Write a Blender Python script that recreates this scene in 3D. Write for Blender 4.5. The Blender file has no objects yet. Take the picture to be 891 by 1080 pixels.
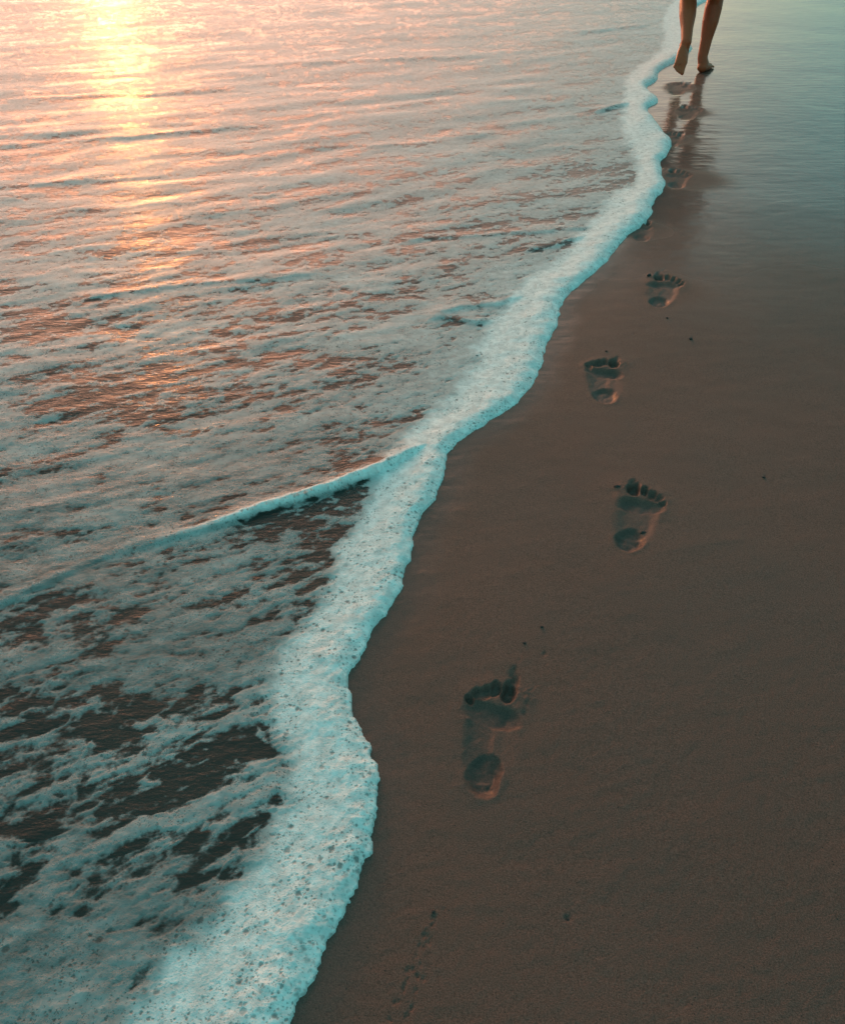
# Sunset beach: foaming swash, wet sand with a line of footprints, a walker's bare legs.
import bpy, bmesh, math, random
import numpy as np
from mathutils import Vector, Matrix

random.seed(7)
rng = np.random.default_rng(11)
scene = bpy.context.scene
COL = scene.collection
R = math.radians

# ------------------------------------------------------------------ camera
FPX, CX, CY = 908.0, 445.5, 540.0          # focal length in photo pixels (891 x 1080)
TH = R(37.7)                                # looking down
H = 1.19                                    # eye height
cth, sth = math.cos(TH), math.sin(TH)
YH = CY - FPX * math.tan(TH)                # horizon row
KG = FPX * H / cth ** 2

def gnd(px, py):
    """ground point seen at a photo pixel"""
    px = np.asarray(px, float); py = np.asarray(py, float)
    Y = KG / (py - YH) - H * math.tan(TH)
    D = Y * cth + H * sth
    return (px - CX) * D / FPX, Y

def at(px, py, Y):
    """point on a pixel's ray at distance Y"""
    v = (py - CY) / FPX
    d = Y / (cth - v * sth)                 # depth along the axis
    return Vector(((px - CX) / FPX * d, Y, H + d * (-sth - v * cth)))

cam_d = bpy.data.cameras.new("camera")
cam_d.sensor_fit = 'VERTICAL'
cam_d.sensor_height = 36.0
cam_d.lens = 36.0 * FPX / 1080.0
cam_d.clip_start = 0.02
cam_d.clip_end = 12000
cam = bpy.data.objects.new("camera", cam_d)
cam.location = (0, 0, H)
cam.rotation_euler = (R(90) - TH, 0, 0)
COL.objects.link(cam)
scene.camera = cam

# ------------------------------------------------------------------ helpers
def tag(o, label=None, cat=None, group=None, kind=None):
    for k, v in (('label', label), ('category', cat), ('group', group), ('kind', kind)):
        if v: o[k] = v
    return o

def mesh_obj(name, verts, faces, mat, parent=None, normals=None, attrs=None):
    """faces: (n,4) or (n,3) int array"""
    me = bpy.data.meshes.new(name)
    verts = np.asarray(verts, np.float32); faces = np.asarray(faces, np.int32)
    n, k = faces.shape
    me.vertices.add(len(verts)); me.vertices.foreach_set('co', verts.ravel())
    me.loops.add(n * k); me.loops.foreach_set('vertex_index', faces.ravel())
    me.polygons.add(n)
    me.polygons.foreach_set('loop_start', np.arange(0, n * k, k, dtype=np.int32))
    me.polygons.foreach_set('use_smooth', np.ones(n, bool))
    me.update(calc_edges=True)
    for an, av in (attrs or {}).items():
        a = me.attributes.new(an, 'FLOAT', 'POINT')
        a.data.foreach_set('value', np.asarray(av, np.float32).ravel())
    if normals is not None:
        me.normals_split_custom_set_from_vertices(np.asarray(normals, np.float32).tolist())
    me.materials.append(mat)
    o = bpy.data.objects.new(name, me)
    COL.objects.link(o)
    if parent: o.parent = parent
    return o

def sub_mesh(name, V, F, mat, parent=None, N=None, attrs=None, origin=None):
    """keep only the vertices that F uses"""
    used = np.unique(F)
    remap = np.full(len(V), -1, np.int32); remap[used] = np.arange(len(used))
    v = V[used].copy()
    if origin is not None: v = v - np.asarray(origin)
    return mesh_obj(name, v, remap[F], mat, parent,
                    None if N is None else N[used],
                    {k: a[used] for k, a in (attrs or {}).items()})

# --- numpy noise
PERM = rng.permutation(512).astype(np.int64)
GA = rng.random(512) * 2 * np.pi
GX, GY = np.cos(GA), np.sin(GA)
def perlin(x, y, seed=0):
    x = x + seed * 17.13; y = y - seed * 9.71
    xi = np.floor(x).astype(np.int64); yi = np.floor(y).astype(np.int64)
    xf = x - xi; yf = y - yi
    u = xf * xf * xf * (xf * (xf * 6 - 15) + 10); v = yf * yf * yf * (yf * (yf * 6 - 15) + 10)
    def g(ix, iy, dx, dy):
        h = PERM[(PERM[ix & 511] + iy) & 511]
        return GX[h] * dx + GY[h] * dy
    a = g(xi, yi, xf, yf); b = g(xi + 1, yi, xf - 1, yf)
    c = g(xi, yi + 1, xf, yf - 1); d = g(xi + 1, yi + 1, xf - 1, yf - 1)
    return ((a + u * (b - a)) * (1 - v) + (c + u * (d - c)) * v) * 1.5
def fbm(x, y, o=4, seed=0, gain=0.5, fq=None):
    """fq: features per metre across the view; octaves finer than the mesh fade out"""
    s = 0; a = 1.0; f = 1.0; t = 0
    for i in range(o):
        w = 1.0 if fq is None else np.clip(1.6 - 4.2 * fq * f * CELL, 0, 1)
        s = s + a * w * perlin(x * f, y * f, seed + i * 3); t += a; a *= gain; f *= 2.03
    return s / t * 1.4
def sstep(a, b, x):
    t = np.clip((x - a) / (b - a), 0, 1); return t * t * (3 - 2 * t)

def seg_dist(X, Y, P):
    """distance to polyline P (n,2), signed by side (+ on its left), arc position 0..1"""
    best = np.full(X.shape, 1e9); sgn = np.ones(X.shape); arc = np.zeros(X.shape)
    L = np.r_[0, np.cumsum(np.hypot(*np.diff(P, axis=0).T))]
    for i in range(len(P) - 1):
        ax, ay = P[i]; bx, by = P[i + 1]; dx, dy = bx - ax, by - ay
        l2 = dx * dx + dy * dy + 1e-12
        t = np.clip(((X - ax) * dx + (Y - ay) * dy) / l2, 0, 1)
        ex, ey = X - ax - t * dx, Y - ay - t * dy
        d = np.hypot(ex, ey); m = d < best
        best = np.where(m, d, best)
        sgn = np.where(m, np.sign(dx * ey - dy * ex), sgn)
        arc = np.where(m, (L[i] + t * (L[i + 1] - L[i])) / L[-1], arc)
    return best, sgn, arc

def smooth_line(P, n=6):
    """Catmull-Rom through points"""
    P = np.asarray(P, float); Q = np.vstack([2 * P[0] - P[1], P, 2 * P[-1] - P[-2]])
    out = []
    for i in range(1, len(Q) - 2):
        for t in np.linspace(0, 1, n, endpoint=False):
            p0, p1, p2, p3 = Q[i - 1:i + 3]
            out.append(.5 * (2 * p1 + (p2 - p0) * t + (2 * p0 - 5 * p1 + 4 * p2 - p3) * t * t + (3 * p1 - p0 - 3 * p2 + p3) * t ** 3))
    out.append(P[-1]); return np.array(out)

# ------------------------------------------------------------------ shoreline (traced, laid on the ground)
OUT = [(747,0),(734,8),(728,30),(726,44),(729,53),(712,65),(695,75),(692,85),(681,93),(694,106),(682,115),(691,128),
       (700,141),(709,152),(700,166),(696,176),(700,197),(687,216),(687,226),(667,243),(647,265),(637,279),(609,302),(594,318),
       (586,343),(576,365),(567,395),(548,422),(515,446),(494,459),(473,477),(469,495),(458,528),(441,549),(433,587),
       (420,627),(397,660),(376,696),(368,712),(376,757),(391,794),(399,832),(394,875),(377,931),(351,983),(325,1040),
       (304,1082),(262,1150),(226,1225),(198,1310),(178,1420)]
INN = [(713,0),(701,19),(701,44),(691,60),(672,73),(660,88),(660,110),(657,135),(668,160),(674,180),(671,196),(647,208),
       (641,220),(612,250),(591,278),(557,297),(540,318),(522,340),(507,365),(498,393),(472,429),(440,454),(428,476),
       (408,502),(397,517),(380,555),(362,590),(350,630),(318,672),(296,705),(300,755),(313,800),(312,850),(290,900),
       (258,945),(215,1000),(165,1060),(140,1090),(96,1150),(48,1225),(10,1310),(-20,1420)]
def shore_ground(P, far, near):
    gx, gy = gnd([p[0] for p in P], [p[1] for p in P])
    return np.vstack([np.array(far, float), smooth_line(np.stack([gx, gy], 1), 4), np.array(near, float)])
S_OUT = shore_ground(OUT, [(1200,3000),(160,400),(24,60),(8.6,22),(4.6,14)], [(-.42,.02),(-.6,-.5),(-1.2,-3),(-12,-40)])
S_INN = shore_ground(INN, [(1199,3000),(159.5,400),(23.7,60),(8.3,22),(4.3,14)], [(-.62,.02),(-.8,-.5),(-1.4,-3),(-12.3,-40)])
def x_at(S, Y):
    o = np.argsort(S[:, 1]); return np.interp(Y, S[o, 1], S[o, 0])

# ------------------------------------------------------------------ one perspective-graded sampling of the beach plane
STEP = 1.3
rows = np.arange(1300, -60, -STEP)
Yr = KG / (rows - YH) - H * math.tan(TH)
Yfar = Yr[-1] * 1.035 ** np.arange(1, 175)
Yfar = Yfar[Yfar < 3500]
Ynear = Yr[0] - np.geomspace(.004, 40, 60)[::-1]
YR = np.r_[Ynear, Yr, Yfar]
cols = np.arange(-90, 985, STEP) - CX
cl = cols[0] - np.geomspace(2.5, 30000, 130)[::-1]
cr = cols[-1] + np.geomspace(2.5, 30000, 130)
CR = np.r_[cl, cols, cr]
D = np.maximum(YR * cth + H * sth, .75)
GXX = CR[None, :] * D[:, None] / FPX
GYY = np.repeat(YR[:, None], len(CR), 1)
NR, NC = GXX.shape
CELL = np.clip(np.gradient(YR), 0, 10)[:, None]
idx = np.arange(NR * NC).reshape(NR, NC)
QUADS = np.stack([idx[:-1, :-1], idx[:-1, 1:], idx[1:, 1:], idx[1:, :-1]], -1).reshape(-1, 4)

def grid_normals(Z):
    P = np.stack([GXX, GYY, Z], -1)
    du = np.empty_like(P); dv = np.empty_like(P)
    du[:, 1:-1] = P[:, 2:] - P[:, :-2]; du[:, 0] = P[:, 1] - P[:, 0]; du[:, -1] = P[:, -1] - P[:, -2]
    dv[1:-1] = P[2:] - P[:-2]; dv[0] = P[1] - P[0]; dv[-1] = P[-1] - P[-2]
    n = np.cross(du, dv); n /= np.linalg.norm(n, axis=-1, keepdims=True)
    return n.reshape(-1, 3)

XS = x_at(S_OUT, YR)[:, None]; XI = x_at(S_INN, YR)[:, None]
near_m = (np.abs(GXX - XS) < .5) & (GYY > -2) & (GYY < 25)
d_out = np.abs(XS - GXX)
dd, _, _ = seg_dist(GXX[near_m], GYY[near_m], S_OUT); d_out[near_m] = dd
d_inn = np.abs(XI - GXX)
dd, _, _ = seg_dist(GXX[near_m], GYY[near_m], S_INN); d_inn[near_m] = dd
# lumpy bubbles at the foam's lip
far_l = sstep(1.5, 5, GYY)
lip = .016 * far_l * fbm(GXX * 9, GYY * 9, 3, 4, fq=9) + .008 * fbm(GXX * 24, GYY * 24, 3, 2, fq=24) + .003 * fbm(GXX * 95, GYY * 95, 1, 5, fq=95)
sea = GXX < XS
d_sig = np.where(sea, d_out, -d_out) + lip           # + on the sea side
d_in_sig = np.where(GXX < XI, d_inn, -d_inn)          # + seaward of the band

# ------------------------------------------------------------------ footprints
# heel pixel, toe pixel, side, depth factor, label
PRINTS = [
 ((509,836),(521,718),'L',1.0,'largest and nearest footprint, a left foot with deep toe dents and orange lit heel rim'),
 ((659,579),(683,514),'R',1.0,'right footprint turned outward with a big round teal heel, second from the nearest'),
 ((639,424),(636,379),'L',1.0,'left footprint with a large dark big toe dent, third along from the camera'),
 ((692,323),(706,291),'R',1.0,'dark toed right footprint below the foam bend, just under two small grit specks'),
 ((677,253),(675,232),'L',.8,'faint left footprint half covered by the foam edge'),
 ((711,198),(717,180),'R',.75,'right footprint inside a pale dry halo within the dark skirt reflection'),
 ((707,154),(711,140),'L',.55,'shallow left footprint touching the foam at the knee of the leg reflection'),
 ((722,125),(729,112),'R',.55,'right footprint beneath the reflection of the standing leg'),
 ((713,99),(719,87),'L',.55,'freshest footprint directly behind the lifted left foot'),
]
def foot_depth(u, v, jit):
    """u: heel 0 -> toe 1 (unit = foot length); v: + towards the big toe. Depth in mm and piece number."""
    def ell(cu, cv, ru, rv, rot=0, p=2):
        c, s = math.cos(rot), math.sin(rot)
        a = ((u - cu) * c + (v - cv) * s) / ru; b = (-(u - cu) * s + (v - cv) * c) / rv
        return np.sqrt(a * a + b * b)
    def bowl(r, soft=.28):
        return 1 - sstep(1 - soft, 1 + soft, r)
    v = v * 1.13
    j = lambda k, amt: 1 + amt * jit[k]
    heel = 12.5 * j(0, .12) * bowl(ell(.160, -.01, .165 * j(1, .1), .128 * j(2, .08)), .34)
    ball = 9 * j(3, .15) * bowl(ell(.66, .005, .095 * j(4, .15), .205, .20 + .08 * jit[5]), .38) + 2.5 * bowl(ell(.67, .12, .085, .075), .6)
    out = (6.5 + 1.2 * jit[6]) * bowl(ell(.42, -.062, .30, .115 * j(7, .12)), .5)
    arch = (4.2 + 1.2 * jit[8]) * bowl(ell(.43, .02, .33, .155), .45)
    toes = [(.905, .135, .092, .060, 17, .05), (.925, .02, .062, .040, 11.5, 0), (.895, -.062, .056, .036, 10.5, -.15),
            (.85, -.132, .050, .036, 9.5, -.3), (.785, -.195, .046, .036, 8, -.45)]
    tl = [dp * j(9 + i, .22) * bowl(ell(a + .010 * jit[14 + i], b, ra * j(10 + i, .12), rb * j(12 + i, .1), ro), .42) for i, (a, b, ra, rb, dp, ro) in enumerate(toes)]
    tl[0] = np.maximum(tl[0], 6.0 * bowl(ell(.985, .165, .075, .03, .25), .6) * (1 if jit[19] > -.2 else 0))
    trough = 5.5 * bowl(ell(.872, -.055, .052, .185, -.36 + .75), .5) * 0 + 7.0 * np.maximum.reduce([bowl(ell(.895, -.02, .050, .075, 0), .5), bowl(ell(.85, -.10, .048, .075, 0), .5)])
    out = np.maximum(out, trough)
    allp = [heel, ball] + tl
    D = np.maximum.reduce([heel, ball, out, arch] + tl)
    piece = np.argmax(np.stack(allp), 0); piece = np.where(np.max(np.stack(allp), 0) > 2.5, piece, -1)
    # squeezed-up rim and the little ridge between ball and toes
    env = np.maximum.reduce([bowl(ell(.5, -.01, .60, .30), .25)])
    body = np.maximum.reduce([bowl(ell(.155, -.01, .20, .17), .3), bowl(ell(.45, -.02, .36, .17), .3), bowl(ell(.74, -.01, .27, .29), .3)])
    rim = 2.2 * body * (1 - np.clip(D / 4.0, 0, 1))
    return D, rim, piece, np.maximum(body, env * .4)

# sand heights: gentle undulation, falling away under the water
Zs = .0035 * fbm(GXX * 1.3, GYY * 1.3, 3, 21) + .0008 * fbm(GXX * 9, GYY * 14, 3, 23)
amp_far = np.exp(-np.maximum(GYY - 12, 0) / 30)
Zs = (Zs + .00035 * fbm(GXX * 2.2 + GYY, GYY * 26 - GXX * 8, 3, 25, fq=26)) * amp_far
fine = .0005 * fbm(GXX * 60, GYY * 60, 3, 27, fq=60)
Zs = Zs + fine
depth = np.clip(d_sig, 0, None)
Zs = Zs - np.where(sea, .028 * (1 - np.exp(-depth / .5)) + .006 * sstep(0, .03, depth), 0)
wet = sstep(2.1, 4.1, GYY + .25 * fbm(GXX * 1.2, GYY * 1.2, 3, 31) + .10 * (GXX - 1.5))
wet = np.maximum(wet, .65 * sstep(.10, .0, -d_sig + .02 * fbm(GXX * 10, GYY * 10, 2, 33)))
wet = np.maximum(wet, np.where(sea, 1, 0))
PIECE = np.full(GXX.shape, -1, int); PRINT = np.full(GXX.shape, -1, int)
print_pos = []
dark = np.zeros_like(GXX)
for k, (hp, tp, side, df, lab) in enumerate(PRINTS):
    hx, hy = gnd(*hp); tx, ty = gnd(*tp)
    L = math.hypot(tx - hx, ty - hy); L = max(L, .22); fx, fy = (tx - hx), (ty - hy)
    n = math.hypot(fx, fy); fx, fy = fx / n, fy / n
    rx, ry = fy, -fx
    m = (np.abs(GXX - (hx + tx) / 2) < .45) & (np.abs(GYY - (hy + ty) / 2) < .45)
    x, y = GXX[m], GYY[m]
    jr = np.random.default_rng(200 + k)
    wob = .0045 * fbm(x * 26, y * 26, 3, 40 + k); wob2 = .0045 * fbm(x * 26, y * 26, 3, 140 + k)
    u = ((x - hx) * fx + (y - hy) * fy + wob) / L
    v = ((x - hx) * rx + (y - hy) * ry + wob2) / L
    if side == 'R': v = -v
    Dp, rim, pc, body = foot_depth(u, v, jr.uniform(-1, 1, 24))
    rough = 1 + .20 * fbm(x * 60, y * 60, 4, 60 + k)
    rim = rim * (1 + .6 * fbm(x * 55, y * 55, 3, 160 + k))
    dz = df * (rim - Dp * rough) * .001
    dz += df * .0018 * np.exp(-((u - .9) ** 2 + (v - .22) ** 2) / .01) * (1 + fbm(x * 120, y * 120, 2, 71))
    # the sand is only pressed where the foam does not lie over it
    z = Zs[m] + dz * np.where(d_sig[m] > 0, .5, 1); Zs[m] = z
    inside = (body > .12) & (d_sig[m] < .01)
    p = PRINT[m]; p[inside] = k; PRINT[m] = p
    q = PIECE[m]; q[inside] = pc[inside]; PIECE[m] = q
    # drained halo round each print
    w = wet[m]
    hs = (.19, .17, .06) if k == 5 else (.12, .11, .02)
    ha = np.exp(-(((x - (hx + tx) / 2 - hs[2]) / hs[0]) ** 2 + ((y - (hy + ty) / 2) / hs[1]) ** 2) ** 2)
    w = w * (1 - .93 * ha) * (1 - .9 * np.clip(body * 1.5, 0, 1)); w = np.maximum(w, .30 * np.clip(Dp / 9, 0, 1) * df); wet[m] = w
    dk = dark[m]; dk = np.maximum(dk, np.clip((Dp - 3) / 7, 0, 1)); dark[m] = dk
    print_pos.append((float((hx + tx) / 2), float((hy + ty) / 2)))
# faint scuff trail near the bottom and small pits
def pit(px, py, r, dmm, el=1.0):
    x0, y0 = gnd(px, py)
    m = (np.abs(GXX - x0) < r * 4) & (np.abs(GYY - y0) < r * 4)
    Zs[m] -= dmm * .001 * np.exp(-(((GXX[m] - x0) / r) ** 2 + ((GYY[m] - y0) / (r * el)) ** 2))
for i in range(46):
    t = random.random() ** .8
    pit(464 - 44 * t + random.choice((-9, 9)) * t + random.gauss(0, 3), 952 + 125 * t, random.uniform(.0010, .0028), random.uniform(.6, 2.0), 1.5)
for px, py in [(729,356),(598,968),(700,285),(668,352),(806,502),(574,690)]:
    pit(px, py, .004, 2.5)
for px, py, r, dp in [(541,713,.0065,5),(543,706,.004,3),(547,697,.0018,1.6),(549,690,.0016,1.5),(555,742,.003,2),(553,752,.003,2.4)]:
    pit(px, py, r, dp, 1.9)

# ------------------------------------------------------------------ materials
def new_mat(name):
    m = bpy.data.materials.new(name); m.use_nodes = True
    nt = m.node_tree; nt.nodes.clear()
    return m, nt
class NT:
    def __init__(s, nt): s.nt = nt
    def n(s, typ, ins=None, **kw):
        nd = s.nt.nodes.new(typ)
        for k, v in kw.items(): setattr(nd, k, v)
        for k, v in (ins or {}).items():
            if isinstance(v, bpy.types.NodeSocket): s.nt.links.new(v, nd.inputs[k])
            else: nd.inputs[k].default_value = v
        return nd
    def math(s, op, a, b=None, c=None, clamp=False):
        ins = {0: a}
        if b is not None: ins[1] = b
        if c is not None: ins[2] = c
        nd = s.n('ShaderNodeMath', ins, operation=op); nd.use_clamp = clamp
        return nd.outputs[0]
    def mapr(s, v, a, b, c=0.0, d=1.0, smooth=True):
        nd = s.n('ShaderNodeMapRange', {'Value': v, 'From Min': a, 'From Max': b, 'To Min': c, 'To Max': d})
        nd.interpolation_type = 'SMOOTHSTEP' if smooth else 'LINEAR'
        return nd.outputs[0]
    def noise(s, vec, scale, detail=3, rough=.5):
        return s.n('ShaderNodeTexNoise', {'Vector': vec, 'Scale': scale, 'Detail': detail, 'Roughness': rough}).outputs['Fac']
    def attr(s, name): return s.n('ShaderNodeAttribute', attribute_name=name).outputs['Fac']
    def mixc(s, f, a, b, blend='MIX'):
        nd = s.n('ShaderNodeMix', data_type='RGBA', blend_type=blend)
        for sock, v in ((nd.inputs[0], f), (nd.inputs[6], a), (nd.inputs[7], b)):
            if isinstance(v, bpy.types.NodeSocket): s.nt.links.new(v, sock)
            else: sock.default_value = v if not isinstance(v, tuple) or len(v) == 4 else (*v, 1)
        return nd.outputs[2]
    def bump(s, h, dist, strength=1.0, normal=None):
        ins = {'Height': h, 'Distance': dist, 'Strength': strength}
        if normal is not None: ins['Normal'] = normal
        return s.n('ShaderNodeBump', ins).outputs[0]
    def out(s, surf): s.n('ShaderNodeOutputMaterial', {'Surface': surf})

def sand_material():
    m, nt = new_mat('wet_sand'); t = NT(nt)
    pos = t.n('ShaderNodeNewGeometry').outputs['Position']
    wetv = t.attr('wet'); drk = t.attr('dark')
    n1 = t.noise(pos, 2.2, 4); n2 = t.noise(pos, 420, 2, .7); n3 = t.noise(pos, 1100, 2, .6)
    base = t.mixc(n1, (.134, .063, .048), (.168, .081, .062))
    grain = t.mapr(t.math('ADD', t.math('MULTIPLY', n2, .5), t.math('MULTIPLY', n3, .5)), .36, .64, .45, 1.55, False)
    mot = t.mapr(t.noise(pos, .9, 5, .6), .42, .62)
    base = t.mixc(t.math('MULTIPLY', mot, .45), base, (.098, .070, .060))
    base = t.mixc(1.0, base, t.n('ShaderNodeCombineXYZ', {0: grain, 1: grain, 2: grain}).outputs[0], 'MULTIPLY')
    # odd dark mineral grains
    vor = t.n('ShaderNodeTexVoronoi', {'Vector': pos, 'Scale': 160.0})
    spk = t.math('MULTIPLY', t.math('LESS_THAN', vor.outputs['Distance'], .17),
                 t.math('GREATER_THAN', t.n('ShaderNodeSeparateColor', {0: vor.outputs['Color']}).outputs[0], .955))
    base = t.mixc(spk, base, (.03, .025, .022))
    base = t.mixc(t.math('MULTIPLY', wetv, .55), base, (.085, .045, .036))
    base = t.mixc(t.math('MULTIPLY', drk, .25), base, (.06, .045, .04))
    mp = t.n('ShaderNodeMapping', {'Vector': pos, 'Scale': (1.0, 3.2, 1.0)}).outputs[0]
    b1 = t.bump(t.math('ADD', n2, t.math('MULTIPLY', n3, .6)), .0022, .8)
    rip = t.noise(mp, 7.0, 4, .55)
    bc = t.bump(rip, .0045, .5)
    bc = t.bump(t.noise(pos, 300, 2), .0004, .35, bc)
    p = t.n('ShaderNodeBsdfPrincipled', {'Base Color': base, 'Roughness': .75, 'Normal': b1, 'Specular IOR Level': .25,
            'Coat Weight': t.mapr(wetv, 0, 1, .10, .9, False), 'Coat Roughness': t.mapr(wetv, 0, .75, .42, .065, False),
            'Coat IOR': 1.36, 'Coat Normal': bc})
    t.out(p.outputs[0]); return m

def water_material():
    m, nt = new_mat('shallow_water'); t = NT(nt)
    pos = t.n('ShaderNodeNewGeometry').outputs['Position']
    mp = t.n('ShaderNodeMapping', {'Vector': pos, 'Rotation': (0, 0, R(-20)), 'Scale': (1.0, 2.2, 1.0)}).outputs[0]
    nrm = t.bump(t.noise(mp, 34, 3, .55), .004, .55)
    nrm = t.bump(t.noise(mp, 120, 2, .5), .0012, .4, nrm)
    fr = t.n('ShaderNodeFresnel', {'IOR': 1.34, 'Normal': nrm}).outputs[0]
    murk = t.n('ShaderNodeMixShader', {0: t.mapr(t.noise(pos, 3.0, 3), .3, .7, .22, .42),
               1: t.n('ShaderNodeBsdfTransparent', {'Color': (.26, .50, .50, 1)}).outputs[0],
               2: t.n('ShaderNodeBsdfDiffuse', {'Color': (.052, .058, .050, 1)}).outputs[0]}).outputs[0]
    g1 = t.n('ShaderNodeBsdfGlossy', {'Color': (1, 1, 1, 1), 'Roughness': .50, 'Normal': nrm}).outputs[0]
    g2 = t.n('ShaderNodeBsdfGlossy', {'Color': (1, 1, 1, 1), 'Roughness': .09, 'Normal': nrm}).outputs[0]
    gl = t.n('ShaderNodeMixShader', {0: .16, 1: g1, 2: g2}).outputs[0]
    t.out(t.n('ShaderNodeMixShader', {0: fr, 1: murk, 2: gl}).outputs[0]); return m

def foam_material(name, band):
    m, nt = new_mat(name); t = NT(nt)
    pos = t.n('ShaderNodeNewGeometry').outputs['Position']
    flat = t.n('ShaderNodeMapping', {'Vector': pos, 'Scale': (1, 1, .35)}).outputs[0]
    cov = t.attr('cover'); opa = t.attr('opac'); bub = t.attr('bubble')
    n1 = t.noise(flat, 130, 3, .6); n0 = t.noise(flat, 40, 3, .55)
    c = t.math('ADD', cov, t.math('ADD', t.math('MULTIPLY', t.math('SUBTRACT', n0, .5), .55), t.math('MULTIPLY', t.math('SUBTRACT', n1, .5), .34)))
    mask = t.mapr(c, .38, .64)
    # open bubbles of several sizes: thin windows in the froth
    holes = None; ring = None
    jit = t.n('ShaderNodeTexNoise', {'Vector': flat, 'Scale': 170.0, 'Detail': 1.0}).outputs['Color']
    jit = t.n('ShaderNodeVectorMath', {0: jit, 1: (.5, .5, .5)}, operation='SUBTRACT').outputs[0]
    jit = t.n('ShaderNodeVectorMath', {0: jit, 'Scale': .0050}, operation='SCALE').outputs[0]
    fw = t.n('ShaderNodeVectorMath', {0: flat, 1: jit}, operation='ADD').outputs[0]
    for sc, thr, amt in ((75.0, .74, .75), (135.0, .50, .7), (250.0, .30, .5)):
        v = t.n('ShaderNodeTexVoronoi', {'Vector': fw, 'Scale': sc})
        rnd = t.n('ShaderNodeSeparateColor', {0: v.outputs['Color']}).outputs
        rad = t.math('MULTIPLY_ADD', rnd[1], .28, .16)
        ex = t.math('GREATER_THAN', t.math('MULTIPLY_ADD', bub, .25, rnd[0]), thr + .12)
        h = t.math('MULTIPLY', ex, t.mapr(t.math('DIVIDE', v.outputs['Distance'], rad), .45, 1.15, 1.0, 0.0))
        h = t.math('MULTIPLY', h, amt)
        holes = h if holes is None else t.math('MAXIMUM', holes, h)
    holes = t.math('MULTIPLY', holes, t.mapr(t.noise(flat, 14, 2), .35, .6, .25, 1.0))
    alpha = t.math('MULTIPLY', mask, t.math('MULTIPLY', opa, t.mapr(t.math('ADD', n0, t.math('MULTIPLY', n1, .6)), .55, 1.05, .72, 1.0)))
    alpha = t.math('MULTIPLY', alpha, t.math('SUBTRACT', 1.0, t.math('MULTIPLY', holes, .85)))
    hgt = t.math('ADD', t.math('MULTIPLY', n1, .8), t.math('MULTIPLY', t.noise(flat, 330, 2, .6), .45))
    hgt = t.math('SUBTRACT', hgt, t.math('MULTIPLY', holes, .9))
    nrm = t.bump(hgt, .0045, .5)
    p = t.n('ShaderNodeBsdfPrincipled', {'Base Color': (.86, .86, .85, 1), 'Roughness': .5, 'Specular IOR Level': .5, 'Normal': nrm,
                                         'IOR': 1.33, 'Sheen Weight': 1.0, 'Sheen Roughness': .5, 'Sheen Tint': (1, 1, 1, 1)})
    tr = t.n('ShaderNodeBsdfTransparent', {'Color': (1, 1, 1, 1)}).outputs[0]
    t.out(t.n('ShaderNodeMixShader', {0: alpha, 1: tr, 2: p.outputs[0]}).outputs[0]); return m

def plain(name, col, rough=.6, spec=.4, nscale=60, var=.25, bump=.001, sss=0):
    m, nt = new_mat(name); t = NT(nt)
    co = t.n('ShaderNodeTexCoord').outputs['Object']
    n = t.noise(co, nscale, 4)
    lo = tuple(c * (1 - var) for c in col); hi = tuple(min(1, c * (1 + var)) for c in col)
    p = t.n('ShaderNodeBsdfPrincipled', {'Base Color': t.mixc(n, lo, hi), 'Roughness': rough, 'Specular IOR Level': spec,
                                         'Normal': t.bump(n, bump, .6)})
    if sss: p.inputs['Subsurface Weight'].default_value = sss; p.inputs['Subsurface Radius'].default_value = (.02, .006, .003)
    t.out(p.outputs[0]); return m

M_SAND = sand_material(); M_WATER = water_material()
M_LACE = foam_material('foam_lace', False)
M_GRIT = plain('dark_grit', (.035, .03, .028), .7, .3, 300)
M_SKIN = plain('tan_skin', (.52, .088, .036), .42, .2, 40, .12, .0006, .08)
M_DRESS = plain('dark_cloth', (.022, .026, .036), .85, .2, 400, .3, .0006)
M_HAIR = plain('brown_hair', (.04, .024, .015), .5, .4, 200, .4, .002)

# ------------------------------------------------------------------ sand + footprints
V = np.stack([GXX, GYY, Zs], -1).reshape(-1, 3)
N = grid_normals(Zs)
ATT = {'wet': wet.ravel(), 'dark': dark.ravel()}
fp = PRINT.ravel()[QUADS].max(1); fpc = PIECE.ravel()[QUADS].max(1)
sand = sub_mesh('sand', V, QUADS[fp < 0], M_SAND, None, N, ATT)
tag(sand, 'smooth wet brown sand of the beach beside the foam', 'sand', kind='structure')
PIECE_NAME = ['heel_print', 'ball_print'] + ['toe_print'] * 5
for k, (hp, tp, side, df, lab) in enumerate(PRINTS):
    sel = fp == k
    if sel.sum() == 0: continue
    org = (print_pos[k][0], print_pos[k][1], 0)
    parts = k < 4
    own = sel & (fpc < 0) if parts else sel
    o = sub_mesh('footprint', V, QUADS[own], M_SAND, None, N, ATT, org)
    o.location = org
    tag(o, lab, 'footprint', 'bare footprints in a line along the water')
    if parts:
        for j in range(7):
            s2 = sel & (fpc == j)
            if s2.sum() > 4:
                sub_mesh(PIECE_NAME[j], V, QUADS[s2], M_SAND, o, N, ATT, org)

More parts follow.
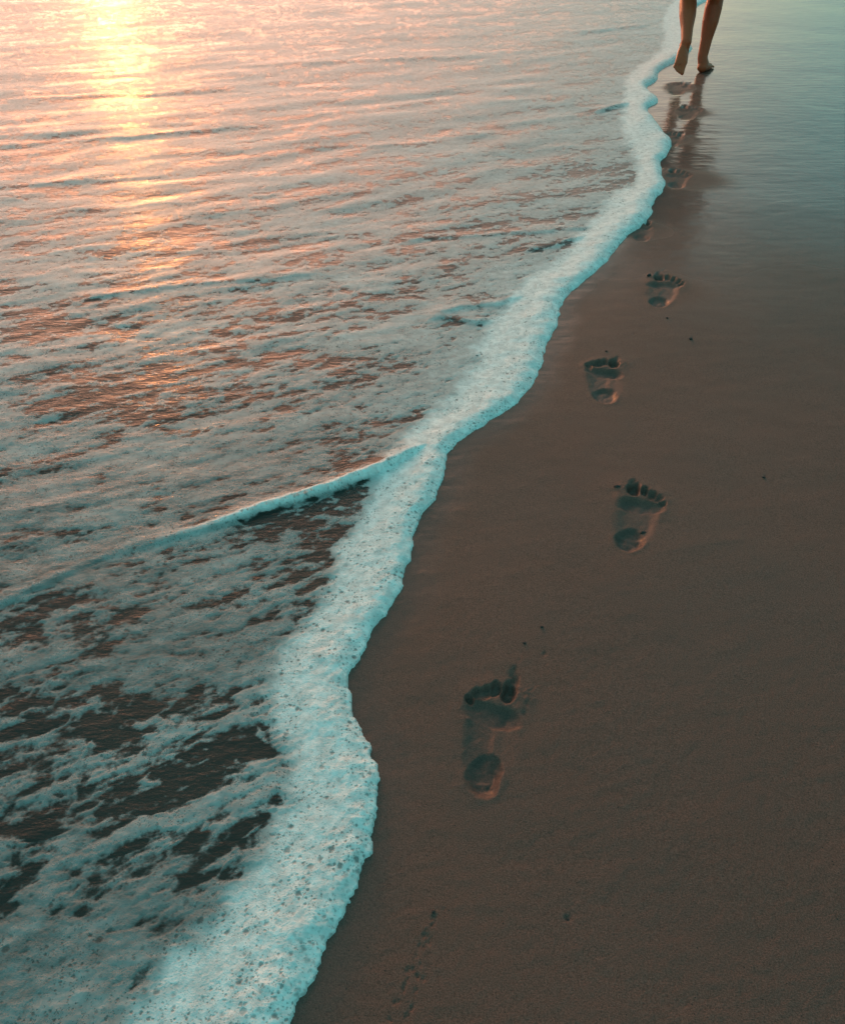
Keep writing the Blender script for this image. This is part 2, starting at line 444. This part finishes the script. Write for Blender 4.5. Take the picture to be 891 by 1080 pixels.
# ------------------------------------------------------------------ water
A1 = R(24)
Pp = GXX * math.cos(A1) + GYY * math.sin(A1)          # along the little crests
Qq = -GXX * math.sin(A1) + GYY * math.cos(A1)
seaf = sstep(.12, .9, depth) * sea
far_a = sstep(1.2, 4.5, GYY)
wx = .25 * fbm(GXX * 1.1, GYY * 1.1, 3, 51)
rip = (.0030 + .0035 * far_a) * fbm(Pp * 2.6 + wx, Qq * 6.5 + wx * 2, 4, 53, fq=6.5) \
    + (.0022 + .0012 * far_a) * fbm(Pp * 8, Qq * 20 + wx * 4, 3, 55, fq=20) \
    + .008 * far_a * fbm(Pp * .7, Qq * 1.9 + wx, 3, 57)
rip = rip * np.exp(-np.maximum(GYY - 9, 0) / 60)
Zw = .004 + rip * (.12 + .88 * seaf) + .004 * seaf
# small wave fronts: (pixels from shore outwards, crest height, foam, width)
RIDGES = [
 ([(462,462),(447,473),(432,481),(412,492),(388,504),(350,518),(320,527),(290,537),(245,552),(200,566),(150,579),(95,597),(45,620),(-20,650),(-140,700)], .012, 1.0),
 ([(690,26),(655,31),(622,35),(590,36)], .018, .25),
 ([(668,110),(645,115),(622,121)], .022, .25),
 ([(622,250),(600,256),(575,262),(545,268)], .013, .2),
 ([(560,312),(520,320),(480,330),(450,337)], .010, .25),
 ([(520,338),(495,341),(470,340),(440,334)], .010, .3),
 ([(380,285),(300,296),(200,304),(90,318),(0,330)], .010, .1),
 ([(330,205),(240,212),(120,222),(20,228)], .012, 0),
 ([(640,240),(560,246),(470,252),(400,262)], .009, .15),
 ([(330,132),(220,140),(90,150),(-60,160)], .018, 0),
 ([(480,150),(400,156),(300,158)], .016, 0),
 ([(200,185),(140,190),(60,196),(-60,205)], .018, 0),
 ([(300,95),(180,100),(60,104),(-60,112)], .02, 0),
 ([(560,60),(430,64),(300,70),(180,76)], .022, 0),
]
ridge_d = np.full(GXX.shape, 9.0); crest_main = np.full(GXX.shape, 9.0); crest_arc = np.zeros(GXX.shape)
ridge_cov = np.zeros(GXX.shape); behind = np.zeros(GXX.shape)
for i, (pl, hgt, fm) in enumerate(RIDGES):
    gx, gy = gnd([p[0] for p in pl], [p[1] for p in pl])
    P = smooth_line(np.stack([gx, gy], 1), 4)
    m = (GXX > P[:, 0].min() - .8) & (GXX < P[:, 0].max() + .8) & (GYY > P[:, 1].min() - .8) & (GYY < P[:, 1].max() + 1.0)
    x, y = GXX[m], GYY[m]
    d, s, a = seg_dist(x, y, P)
    s = -s * d + (.006 if i == 0 else .03) * fbm(x * 6, y * 6, 3, 80 + i)      # + on the far side
    d = np.abs(s)
    sc = 1 if i == 0 else 1.8
    if i: hgt *= .42 if fm else .24
    if i == 0:
        taper = sstep(0, .10, a) * (1 - .78 * sstep(.30, .64, a)) * sstep(1, .9, a)
    else:
        taper = sstep(0, .2, a) * sstep(1, .75, a)
    z = hgt * taper * np.where(s < 0, np.exp(-(s / (.0095 * sc)) ** 2), .45 * np.exp(-(s / (.03 * sc)) ** 2) + .55 * np.exp(-s / (.22 * sc)))
    Zw[m] += z
    if fm > 0:
        c = ridge_cov[m]; c = np.maximum(c, fm * taper * np.where(s < 0, np.exp(-(s / .013) ** 2), np.exp(-(s / .015) ** 2))); ridge_cov[m] = c
    if i == 0:
        crest_main[m] = np.where(a < .62, d, 9); crest_arc[m] = a
        b = behind[m]; b = np.where((s < 0), np.exp(-(np.abs(s + .055) / .04) ** 2) * taper, 0); behind[m] = b
Vw = np.stack([GXX, GYY, Zw], -1).reshape(-1, 3)
wm = (d_sig > .012) & (GXX > -1e5)
wf = wm.ravel()[QUADS].all(1)
water = sub_mesh('sea_water', Vw, QUADS[wf], M_WATER)
tag(water, 'shallow rippled sea water of the swash under the foam', 'water', kind='structure')

# ------------------------------------------------------------------ foam
inband = (d_sig > 0) & (GXX > XI)
wd = d_out + d_inn + 1e-6
b = np.clip(d_sig / wd, 0, 1)
thick = np.sqrt(np.clip(1 - (1 - np.clip(d_sig / (.055 + .03 * far_l), 0, 1)) ** 2, 0, 1))
band_fall = 1 - .82 * sstep(.20, 1.0, b)
lump = 1 + .35 * far_l * fbm(GXX * 7, GYY * 7, 2, 94, fq=7) + .40 * fbm(GXX * 16, GYY * 16, 3, 90, fq=16) + .14 * fbm(GXX * 70, GYY * 70, 2, 91, fq=70)
Zband = .002 + (.0085 + .011 * far_l) * thick * band_fall * lump
# lace over open water
warp = .10 * fbm(GXX * 3, GYY * 3, 3, 101)
n1 = fbm(Pp * 2.2 + warp, Qq * 4.6 - warp, 4, 103)
n2 = fbm(Pp * 5.5 + warp * 4, Qq * 13 + warp * 5, 4, 105)
n3 = fbm(Pp * 16 + warp * 6, Qq * 36 + warp * 6, 4, 107)
web = np.clip(1 - np.abs(fbm(Pp * 7 + 3 * warp, Qq * 13 - 2 * warp, 3, 109)) * 7, 0, 1)
n4 = fbm(Pp * 48, Qq * 70, 3, 108)
cov = .70 + .32 * n1 + .44 * n2 + .44 * n3 + .16 * n4 + .26 * web - .03
SPOTS = [(120,800,150,60,-.34),(250,765,60,45,-.30),(215,850,90,70,-.30),(60,920,90,40,-.22),(40,745,80,40,-.25),(330,590,45,45,-.26),
         (250,600,90,25,-.20),(60,650,70,25,-.22),(285,810,30,60,-.16),(210,690,80,35,.30),(60,1010,110,60,.20),(180,1000,60,60,.12),(110,710,60,20,.22),
         (60,352,90,16,-.38),(150,440,70,22,-.34),(60,430,70,16,-.22),(250,345,60,18,-.20),(120,270,70,16,-.18),(40,490,50,12,-.25),
         (640,190,45,18,-.16),(300,480,120,30,.12),(180,505,140,25,.20),(60,535,90,25,.18),(420,380,60,40,.06),(520,100,140,70,.12),(360,70,150,60,.10),(110,100,80,100,-.10),
         (100,600,120,22,.25),(30,600,60,20,.2),(250,395,80,22,-.22),(390,440,30,20,-.12)]
for px, py, rx, ry, a in SPOTS:
    x0, y0 = gnd(px, py); x1, _ = gnd(px + rx, py); _, ya = gnd(px, py - ry); _, yb = gnd(px, py + ry)
    cov = cov + .85 * a * np.exp(-(((GXX - x0) / (x1 - x0)) ** 2 + ((GYY - y0) / ((ya - yb) / 2)) ** 2))
cov = cov - .06 * far_a + .22 * far_a * fbm(Pp * 1.6, Qq * 7 + warp, 3, 121)
near_band = np.exp(-np.clip(d_in_sig, 0, None) / .05)
cov = cov + .18 * near_band * sstep(-.4, .5, fbm(GXX * 7, GYY * 7, 2, 113))
cov = cov - .30 * behind
opac = .22 + .14 * sstep(-.2, .6, n1) + .10 * n2 + .12 * n3 + .14 * near_band + .20 * sstep(1.0, 2.8, GYY)
thin = (1 - .55 * far_a) * (.003 + .0030 * sstep(.45, .8, cov) + .0018 * sstep(.5, 1, cov) * fbm(GXX * 45, GYY * 60, 3, 115, fq=60))
cov = np.maximum(cov, ridge_cov * 1.5); opac = np.maximum(opac, np.clip(ridge_cov * 1.4, 0, 1) * .97)
thin = thin + .007 * ridge_cov * (1 + .4 * fbm(GXX * 40, GYY * 40, 2, 117, fq=40))
# melt lace into band
tb = sstep(.035, -.02, d_in_sig + .03 * fbm(GXX * 12, GYY * 12, 3, 119))
Zf = Zw + np.where(inband, 0, thin)
Zf = (Zw + thin) * (1 - tb) + np.maximum(Zband + .004, Zw + .004) * tb
Zf = np.where(d_sig < .03, np.minimum(Zf, Zband + .004 * sstep(0, .03, d_sig)), Zf)
cov = cov * (1 - tb) + 1.4 * tb
opac = opac * (1 - tb) + .97 * tb
skirt_w = np.maximum(.004, 1.6 * CELL)
cov = np.where(d_sig < -skirt_w * 1.5, -1, np.where(d_sig < 0, 1.4, cov))
Zf = np.where(d_sig <= 0, Zs - .002 - .5 * np.clip(-d_sig, 0, .01), Zf)
opac = np.where(d_sig < 0, .97, opac)
bubble = .02 + .2 * sstep(2.5, 1.0, GYY) + 1.0 * sstep(.5, .0, b) * tb + .35 * sstep(2.2, .6, GYY) + .7 * sstep(.9, .4, GYY) * tb
FATT = {'cover': cov.ravel(), 'opac': np.clip(opac, 0, 1).ravel(), 'bubble': bubble.ravel()}
Vf = np.stack([GXX, GYY, Zf], -1).reshape(-1, 3); Nf = grid_normals(Zf)
alive = ((cov > .0) & (d_sig > -skirt_w) & (GXX > -60) & (GYY < 90)).ravel()[QUADS].all(1)
isband = (tb > .5).ravel()[QUADS].any(1)
iscrest = ((crest_main < .032) & (tb <= .5)).ravel()[QUADS].all(1)
fo = sub_mesh('foam_lace', Vf, QUADS[alive & ~isband & ~iscrest], M_LACE, None, Nf, FATT)
tag(fo, 'thin lacy patches of sea foam drifting over the shallow water', 'foam', kind='stuff')
fb = sub_mesh('foam_band', Vf, QUADS[alive & isband], M_LACE, None, Nf, FATT)
tag(fb, 'thick bubbly white foam band along the edge of the water', 'foam', kind='stuff')
fc = sub_mesh('wave_crest', Vf, QUADS[alive & iscrest], M_LACE, None, Nf, FATT)
tag(fc, 'narrow raised foam crest running left from the bend in the foam band', 'wave crest')

# ------------------------------------------------------------------ grit
def grit(px, py, r, lab, long=1.0):
    bm = bmesh.new(); bmesh.ops.create_icosphere(bm, subdivisions=2, radius=r)
    for v in bm.verts:
        k = 1 + random.uniform(-.22, .22)
        v.co = Vector((v.co.x * k * long, v.co.y * k, v.co.z * k * .6))
    me = bpy.data.meshes.new('grit'); bm.to_mesh(me); bm.free(); me.materials.append(M_GRIT)
    o = bpy.data.objects.new('grit', me); COL.objects.link(o)
    x, y = gnd(px, py); i = int(np.argmin(np.abs(YR - float(y)))); j = int(np.argmin(np.abs(GXX[i] - float(x))))
    o.location = (float(x), float(y), float(Zs[i, j]) + r * .25); o.rotation_euler = (0, 0, random.uniform(0, 3))
    tag(o, lab, 'grit', 'dark specks of grit on the sand')
for a in [(571,662,.0032,'dark grit speck well above and right of the nearest footprint'),
          (553,679,.0030,'dark grit speck closest above the big toe of the nearest footprint'),
          (650,514,.0048,'flat dark grit crumb left of the big toe of the second footprint',1.7),
          (678,560,.0036,'sliver of dark grit beside the heel of the second footprint',1.9),
          (805,503,.0040,'lone dark grit speck out on the bare sand at the right'),
          (684,291,.0068,'dark grit crumb up left of the fourth footprint',1.5),
          (728,358,.0052,'dark grit speck in a tiny pit right of the third footprint'),
          (703,336,.0040,'tiny dark grit speck just under the fourth footprint'),
          (639,371,.0038,'tiny dark grit speck above the toes of the third footprint'),
          (599,969,.0022,'dark grit speck near the bottom edge on bare sand'),
          (457,962,.0026,'dark grit speck at the top of the faint scuff trail at the bottom')]:
    grit(*a[:4], *(a[4:5]))

# ------------------------------------------------------------------ the walker
def blob(bm, p, r, sc=(1, 1, 1), rot=None):
    M = Matrix.Translation(p)
    if rot is not None: M = M @ rot
    M = M @ Matrix.Diagonal((r * sc[0], r * sc[1], r * sc[2], 1))
    bmesh.ops.create_icosphere(bm, subdivisions=2, radius=1.0, matrix=M)
def limb(bm, pts, rad):
    """tapered run of overlapping spheres"""
    pts = [Vector(p) for p in pts]
    for i in range(len(pts) - 1):
        a, c = pts[i], pts[i + 1]; l = (c - a).length
        k = max(2, int(l / (min(rad[i], rad[i + 1]) * .28)))
        for j in range(k + 1):
            t = j / k; blob(bm, a.lerp(c, t), rad[i] * (1 - t) + rad[i + 1] * t)
def frame(fwd, up):
    f = fwd.normalized(); r = f.cross(up).normalized(); u = r.cross(f)
    return f, r, u
def remeshed(name, bm, mat, voxel, parent=None, smooth=3):
    me = bpy.data.meshes.new(name + '_base'); bm.to_mesh(me); bm.free()
    o = bpy.data.objects.new(name + '_base', me); COL.objects.link(o)
    md = o.modifiers.new('r', 'REMESH'); md.mode = 'VOXEL'; md.voxel_size = voxel; md.use_smooth_shade = True
    ms = o.modifiers.new('s', 'SMOOTH'); ms.factor = .5; ms.iterations = smooth
    dg = bpy.context.evaluated_depsgraph_get()
    me2 = bpy.data.meshes.new_from_object(o.evaluated_get(dg)); me2.name = name
    bpy.data.objects.remove(o); bpy.data.meshes.remove(me)
    me2.materials.clear(); me2.materials.append(mat)
    for p in me2.polygons: p.use_smooth = True
    ob = bpy.data.objects.new(name, me2); COL.objects.link(ob)
    if parent: ob.parent = parent
    return ob

HD = R(16); F = Vector((math.sin(HD), math.cos(HD), 0)); RT = Vector((math.cos(HD), -math.sin(HD), 0)); UP = Vector((0, 0, 1))
hx, hy = gnd(738, 77); heelR = Vector((float(hx), float(hy), 0))
ankR = at(740.5, 60, float(hy) + .05); kneeR = at(756, -10, float(hy) + .17)
toeL = at(714.5, 75, float(hy) - .34)
ankL = at(723.5, 44, float(hy) - .22); kneeL = at(726, -8, float(hy) + .12)
pel = (kneeR + kneeL) / 2; pel = Vector((pel.x - .01, float(hy) + .12, .90))
hipR = pel + RT * .085 - UP * .03; hipL = pel - RT * .085 - UP * .03
print('shanks', (ankR - kneeR).length, (ankL - kneeL).length, 'thighs', (hipR - kneeR).length, (hipL - kneeL).length, 'z', ankR.z, ankL.z, kneeR.z, kneeL.z, toeL.z)
bm = bmesh.new()
def leg(hip, knee, ank):
    d = (ank - knee)
    back = -F * .022
    limb(bm, [hip, hip.lerp(knee, .45), knee], [.085, .072, .050])
    limb(bm, [knee, knee + d * .25 + back, knee + d * .45 + back * .9, knee + d * .72 + back * .3, ank], [.050, .056, .053, .039, .033])
    limb(bm, [knee + d * .12 + F * .005, knee + d * .6 + F * .006, ank], [.045, .036, .031])
leg(hipR, kneeR, ankR); leg(hipL, kneeL, ankL)
def foot(ank, heel, fwd, up, s):
    """s=+1: right foot. heel = underside of the heel"""
    f, r, u = frame(fwd, up); L = .235
    def P(a, b_, c): return heel + f * (a * L) + r * (b_ * L * s) + u * (c * L)
    limb(bm, [ank, P(.16, 0, .17), P(.12, 0, .13)], [.033, .034, .031])
    blob(bm, P(.10, 0, .128), .033, (1, 1, .95))
    limb(bm, [P(.13, .0, .125), P(.40, .045, .10), P(.66, .055, .075), P(.76, .05, .06)], [.028, .025, .022, .016])
    limb(bm, [P(.14, -.0, .12), P(.38, -.045, .19), P(.66, -.09, .09), P(.76, -.10, .07)], [.029, .029, .024, .0165])
    limb(bm, [ank, P(.34, -.02, .22), P(.6, -.02, .11)], [.033, .028, .022])
    limb(bm, [P(.4, 0, .11), P(.72, -.02, .07)], [.026, .018])
    for a0, b0, a1, b1, r0 in [(.76, -.125, .985, -.125, .0120), (.78, -.05, .99, -.045, .0082), (.77, .01, .965, .02, .0078), (.75, .06, .93, .075, .0074), (.72, .11, .885, .13, .0072)]:
        limb(bm, [P(a0, b0, .06), P((a0 + a1) / 2, (b0 + b1) / 2, .062), P(a1, b1, r0 / L * .95)], [r0, r0 * .95, r0 * 1.02])
footR_f = (F + RT * .25).normalized()
foot(ankR, heelR + F * .0, footR_f, UP, 1)
# lifted foot: toes trailing down towards the sand, sole facing back
dirL = (toeL - ankL).normalized()
upL = (F * .9 + UP * .35); upL = (upL - dirL * upL.dot(dirL)).normalized()
heelL = toeL - dirL * .225
foot(ankL, heelL - upL * .012, dirL, upL, -1)
# trunk, arms, neck, head
sp = [pel, pel + UP * .10, pel + UP * .24, pel + UP * .40, pel + UP * .47]
rotz = Matrix.Rotation(-HD, 4, 'Z')
for p, r, sx, sy in zip([pel - UP * .02, pel + UP * .05, pel + UP * .12, pel + UP * .20, pel + UP * .28, pel + UP * .36, pel + UP * .42],
                        [.115, .115, .10, .095, .105, .11, .09], [1.45, 1.4, 1.3, 1.25, 1.35, 1.45, 1.6], [1.0, .98, .92, .9, .9, .88, .8]):
    blob(bm, p, r, (sx, sy, 1), rotz)
neck = pel + UP * .50 + F * .005; head = pel + UP * .655 + F * .03
limb(bm, [neck - UP * .04, head - UP * .08], [.056, .05])
def arm(s, swing):
    sh = pel + UP * .43 + RT * .165 * s; el = sh + RT * .05 * s - UP * .27 + F * swing * .5; wr = el + RT * .02 * s - UP * .20 + F * (swing + .10)
    limb(bm, [pel + UP * .43 + RT * .1 * s, sh, sh.lerp(el, .5), el], [.05, .047, .041, .034])
    limb(bm, [el, el.lerp(wr, .3), wr], [.034, .034, .023])
    hd = (wr - el).normalized(); sd = F * .9; sd = (sd - hd * sd.dot(hd)).normalized(); pal = hd.cross(sd)
    for q in range(4): limb(bm, [wr, wr + hd * .075 + sd * (.027 - .018 * q)], [.018, .011])
    for q, ln in enumerate((.066, .075, .069, .053)):
        b0 = wr + hd * .08 + sd * (.028 - .0185 * q)
        b1 = b0 + hd * ln * .5 + pal * .004 * s; b2 = b1 + (hd * .8 - RT * .45 * s).normalized() * ln * .5
        limb(bm, [b0, b1, b2], [.0088, .008, .0066])
    t0 = wr + hd * .02 + sd * .018
    limb(bm, [t0, t0 + hd * .03 + sd * .022, t0 + hd * .06 + sd * .028], [.013, .0105, .008])
arm(1, -.10); arm(-1, .12)
blob(bm, head + UP * .02, .092, (.83, 1.02, 1.1), rotz); blob(bm, head - UP * .055 + F * .025, .062, (.9, 1.0, 1.05), rotz)
limb(bm, [head + UP * .01 + F * .088, head - UP * .03 + F * .108], [.011, .014])
for s in (-1, 1):
    blob(bm, head + RT * .032 * s + F * .083 + UP * .005, .013)
    blob(bm, head + RT * .078 * s - UP * .005, .028, (.35, .7, 1), rotz)
    blob(bm, head + RT * .03 * s + F * .086 + UP * .027, .011, (1.8, .8, .6), rotz)
blob(bm, head - UP * .062 + F * .09, .014, (1.7, .7, .45), rotz); blob(bm, head - UP * .074 + F * .088, .013, (1.5, .8, .5), rotz)
person = remeshed('person', bm, M_SKIN, .0038, None, 3)
tag(person, 'barefoot person walking away on the wet sand, left heel lifted, tanned bare legs', 'person')
# knee-length dark dress
def dress():
    prof = [(.45, .165, .075), (.40, .185, .10), (.30, .165, .115), (.20, .14, .105), (.10, .165, .125), (0, .195, .15), (-.12, .225, .18), (-.25, .26, .21), (-.38, .285, .225)]
    nseg = 72; vs = []; fs = []
    P = np.array(prof); zz = np.linspace(.45, -.38, 40); 
    rx = np.interp(-zz, -P[:, 0], P[:, 1]); ry = np.interp(-zz, -P[:, 0], P[:, 2])
    for lay, off in ((0, 0), (1, -.004)):
        for i, z in enumerate(zz):
            for j in range(nseg):
                a = 2 * math.pi * j / nseg; low = max(0, -z + .05)
                k = 1 + low * .14 * math.sin(a * 9 + 2 * math.sin(a * 2 + z * 3)) + .01 * math.sin(a * 5 + z * 20)
                p = pel + RT * ((rx[i] + off) * k * math.cos(a)) + F * ((ry[i] + off) * k * math.sin(a) - low * .05) + UP * z
                vs.append(p)
        o = lay * len(zz) * nseg
        for i in range(len(zz) - 1):
            for j in range(nseg):
                q = [o + i * nseg + j, o + i * nseg + (j + 1) % nseg, o + (i + 1) * nseg + (j + 1) % nseg, o + (i + 1) * nseg + j]
                fs.append(q if lay else q[::-1])
    o2 = len(zz) * nseg
    for i in (0, len(zz) - 1):
        for j in range(nseg):
            q = [i * nseg + j, i * nseg + (j + 1) % nseg, o2 + i * nseg + (j + 1) % nseg, o2 + i * nseg + j]
            fs.append(q if i else q[::-1])
    return mesh_obj('dress', [tuple(v) for v in vs], fs, M_DRESS, person)
dress()
bm = bmesh.new()
blob(bm, head + UP * .035 - F * .012, .102, (.86, 1.0, 1.05), rotz)
limb(bm, [head - F * .06, head - F * .085 - UP * .12, head - F * .10 - UP * .26], [.07, .06, .02])
remeshed('hair', bm, M_HAIR, .008, person, 4)

# ------------------------------------------------------------------ light
SUN_AZ, SUN_EL = R(-17.4), R(6.5)          # left of straight ahead, low
sdir = Vector((math.sin(SUN_AZ) * math.cos(SUN_EL), math.cos(SUN_AZ) * math.cos(SUN_EL), math.sin(SUN_EL)))
sl = bpy.data.lights.new('sun', 'SUN'); sl.energy = .42; sl.angle = R(2.5); sl.color = (1, .34, .08)
so = bpy.data.objects.new('sun', sl); COL.objects.link(so)
so.rotation_euler = sdir.to_track_quat('Z', 'Y').to_euler(); so.location = sdir * 50

w = bpy.data.worlds.new('World'); scene.world = w; w.use_nodes = True
nt = w.node_tree; nt.nodes.clear(); t = NT(nt)
sky = t.n('ShaderNodeTexSky', sky_type='NISHITA', sun_disc=False, sun_elevation=SUN_EL, sun_rotation=SUN_AZ,
          air_density=1.0, dust_density=1.5, ozone_density=2.0)
gen = t.n('ShaderNodeTexCoord').outputs['Generated']
dot = t.n('ShaderNodeVectorMath', {0: gen, 1: tuple(sdir)}, operation='DOT_PRODUCT').outputs['Value']
veiled = t.n('ShaderNodeVectorMath', {0: sky.outputs[0], 1: (6, 6, 6)}, operation='MINIMUM').outputs[0]   # haze swallows the aureole
warm = t.mapr(dot, .84, .985)
tint = t.mixc(1.0, veiled, t.mixc(warm, (.40, .62, .59), (1.0, .40, .22)), 'MULTIPLY')
# afterglow: warm hazy cloud round the low sun, fading to teal away from it
g1 = t.math('POWER', t.math('MAXIMUM', dot, 0.0), 60.0)
g2 = t.math('POWER', t.math('MAXIMUM', dot, 0.0), 15.0)
glow = t.mixc(1.0, t.n('ShaderNodeCombineXYZ', {0: g1, 1: g1, 2: g1}).outputs[0], (1.0, .4, .12), 'MULTIPLY')
glow2 = t.mixc(1.0, t.n('ShaderNodeCombineXYZ', {0: g2, 1: g2, 2: g2}).outputs[0], (50, 22.5, 13.0), 'MULTIPLY')
g4 = t.math('POWER', t.math('MAXIMUM', dot, 0.0), 12.0)
pink = t.mixc(1.0, t.n('ShaderNodeCombineXYZ', {0: g4, 1: g4, 2: g4}).outputs[0], (12.5, 4.0, 3.3), 'MULTIPLY')
tot = t.mixc(1.0, t.mixc(1.0, t.mixc(1.0, tint, glow, 'ADD'), glow2, 'ADD'), pink, 'ADD')
# even teal overcast veil
g3 = t.math('SUBTRACT', 1.0, t.math('MULTIPLY', t.math('POWER', t.math('MAXIMUM', dot, 0.0), 6.0), .8))
veil = t.mixc(1.0, t.n('ShaderNodeCombineXYZ', {0: g3, 1: g3, 2: g3}).outputs[0], (.80, 3.0, 2.85), 'MULTIPLY')
tot = t.mixc(1.0, tot, veil, 'ADD')
bg = t.n('ShaderNodeBackground', {'Color': tot, 'Strength': .10})
t.n('ShaderNodeOutputWorld', {'Surface': bg.outputs[0]})

vs = scene.view_settings
scene.display_settings.display_device = 'sRGB'
vs.view_transform = 'Standard'; vs.look = 'None'; vs.gamma = 1; vs.use_curve_mapping = False
vs.exposure = 0.5
scene.render.engine = 'CYCLES'
scene.cycles.max_bounces = 6; scene.cycles.transparent_max_bounces = 12
scene.cycles.caustics_reflective = False; scene.cycles.caustics_refractive = False
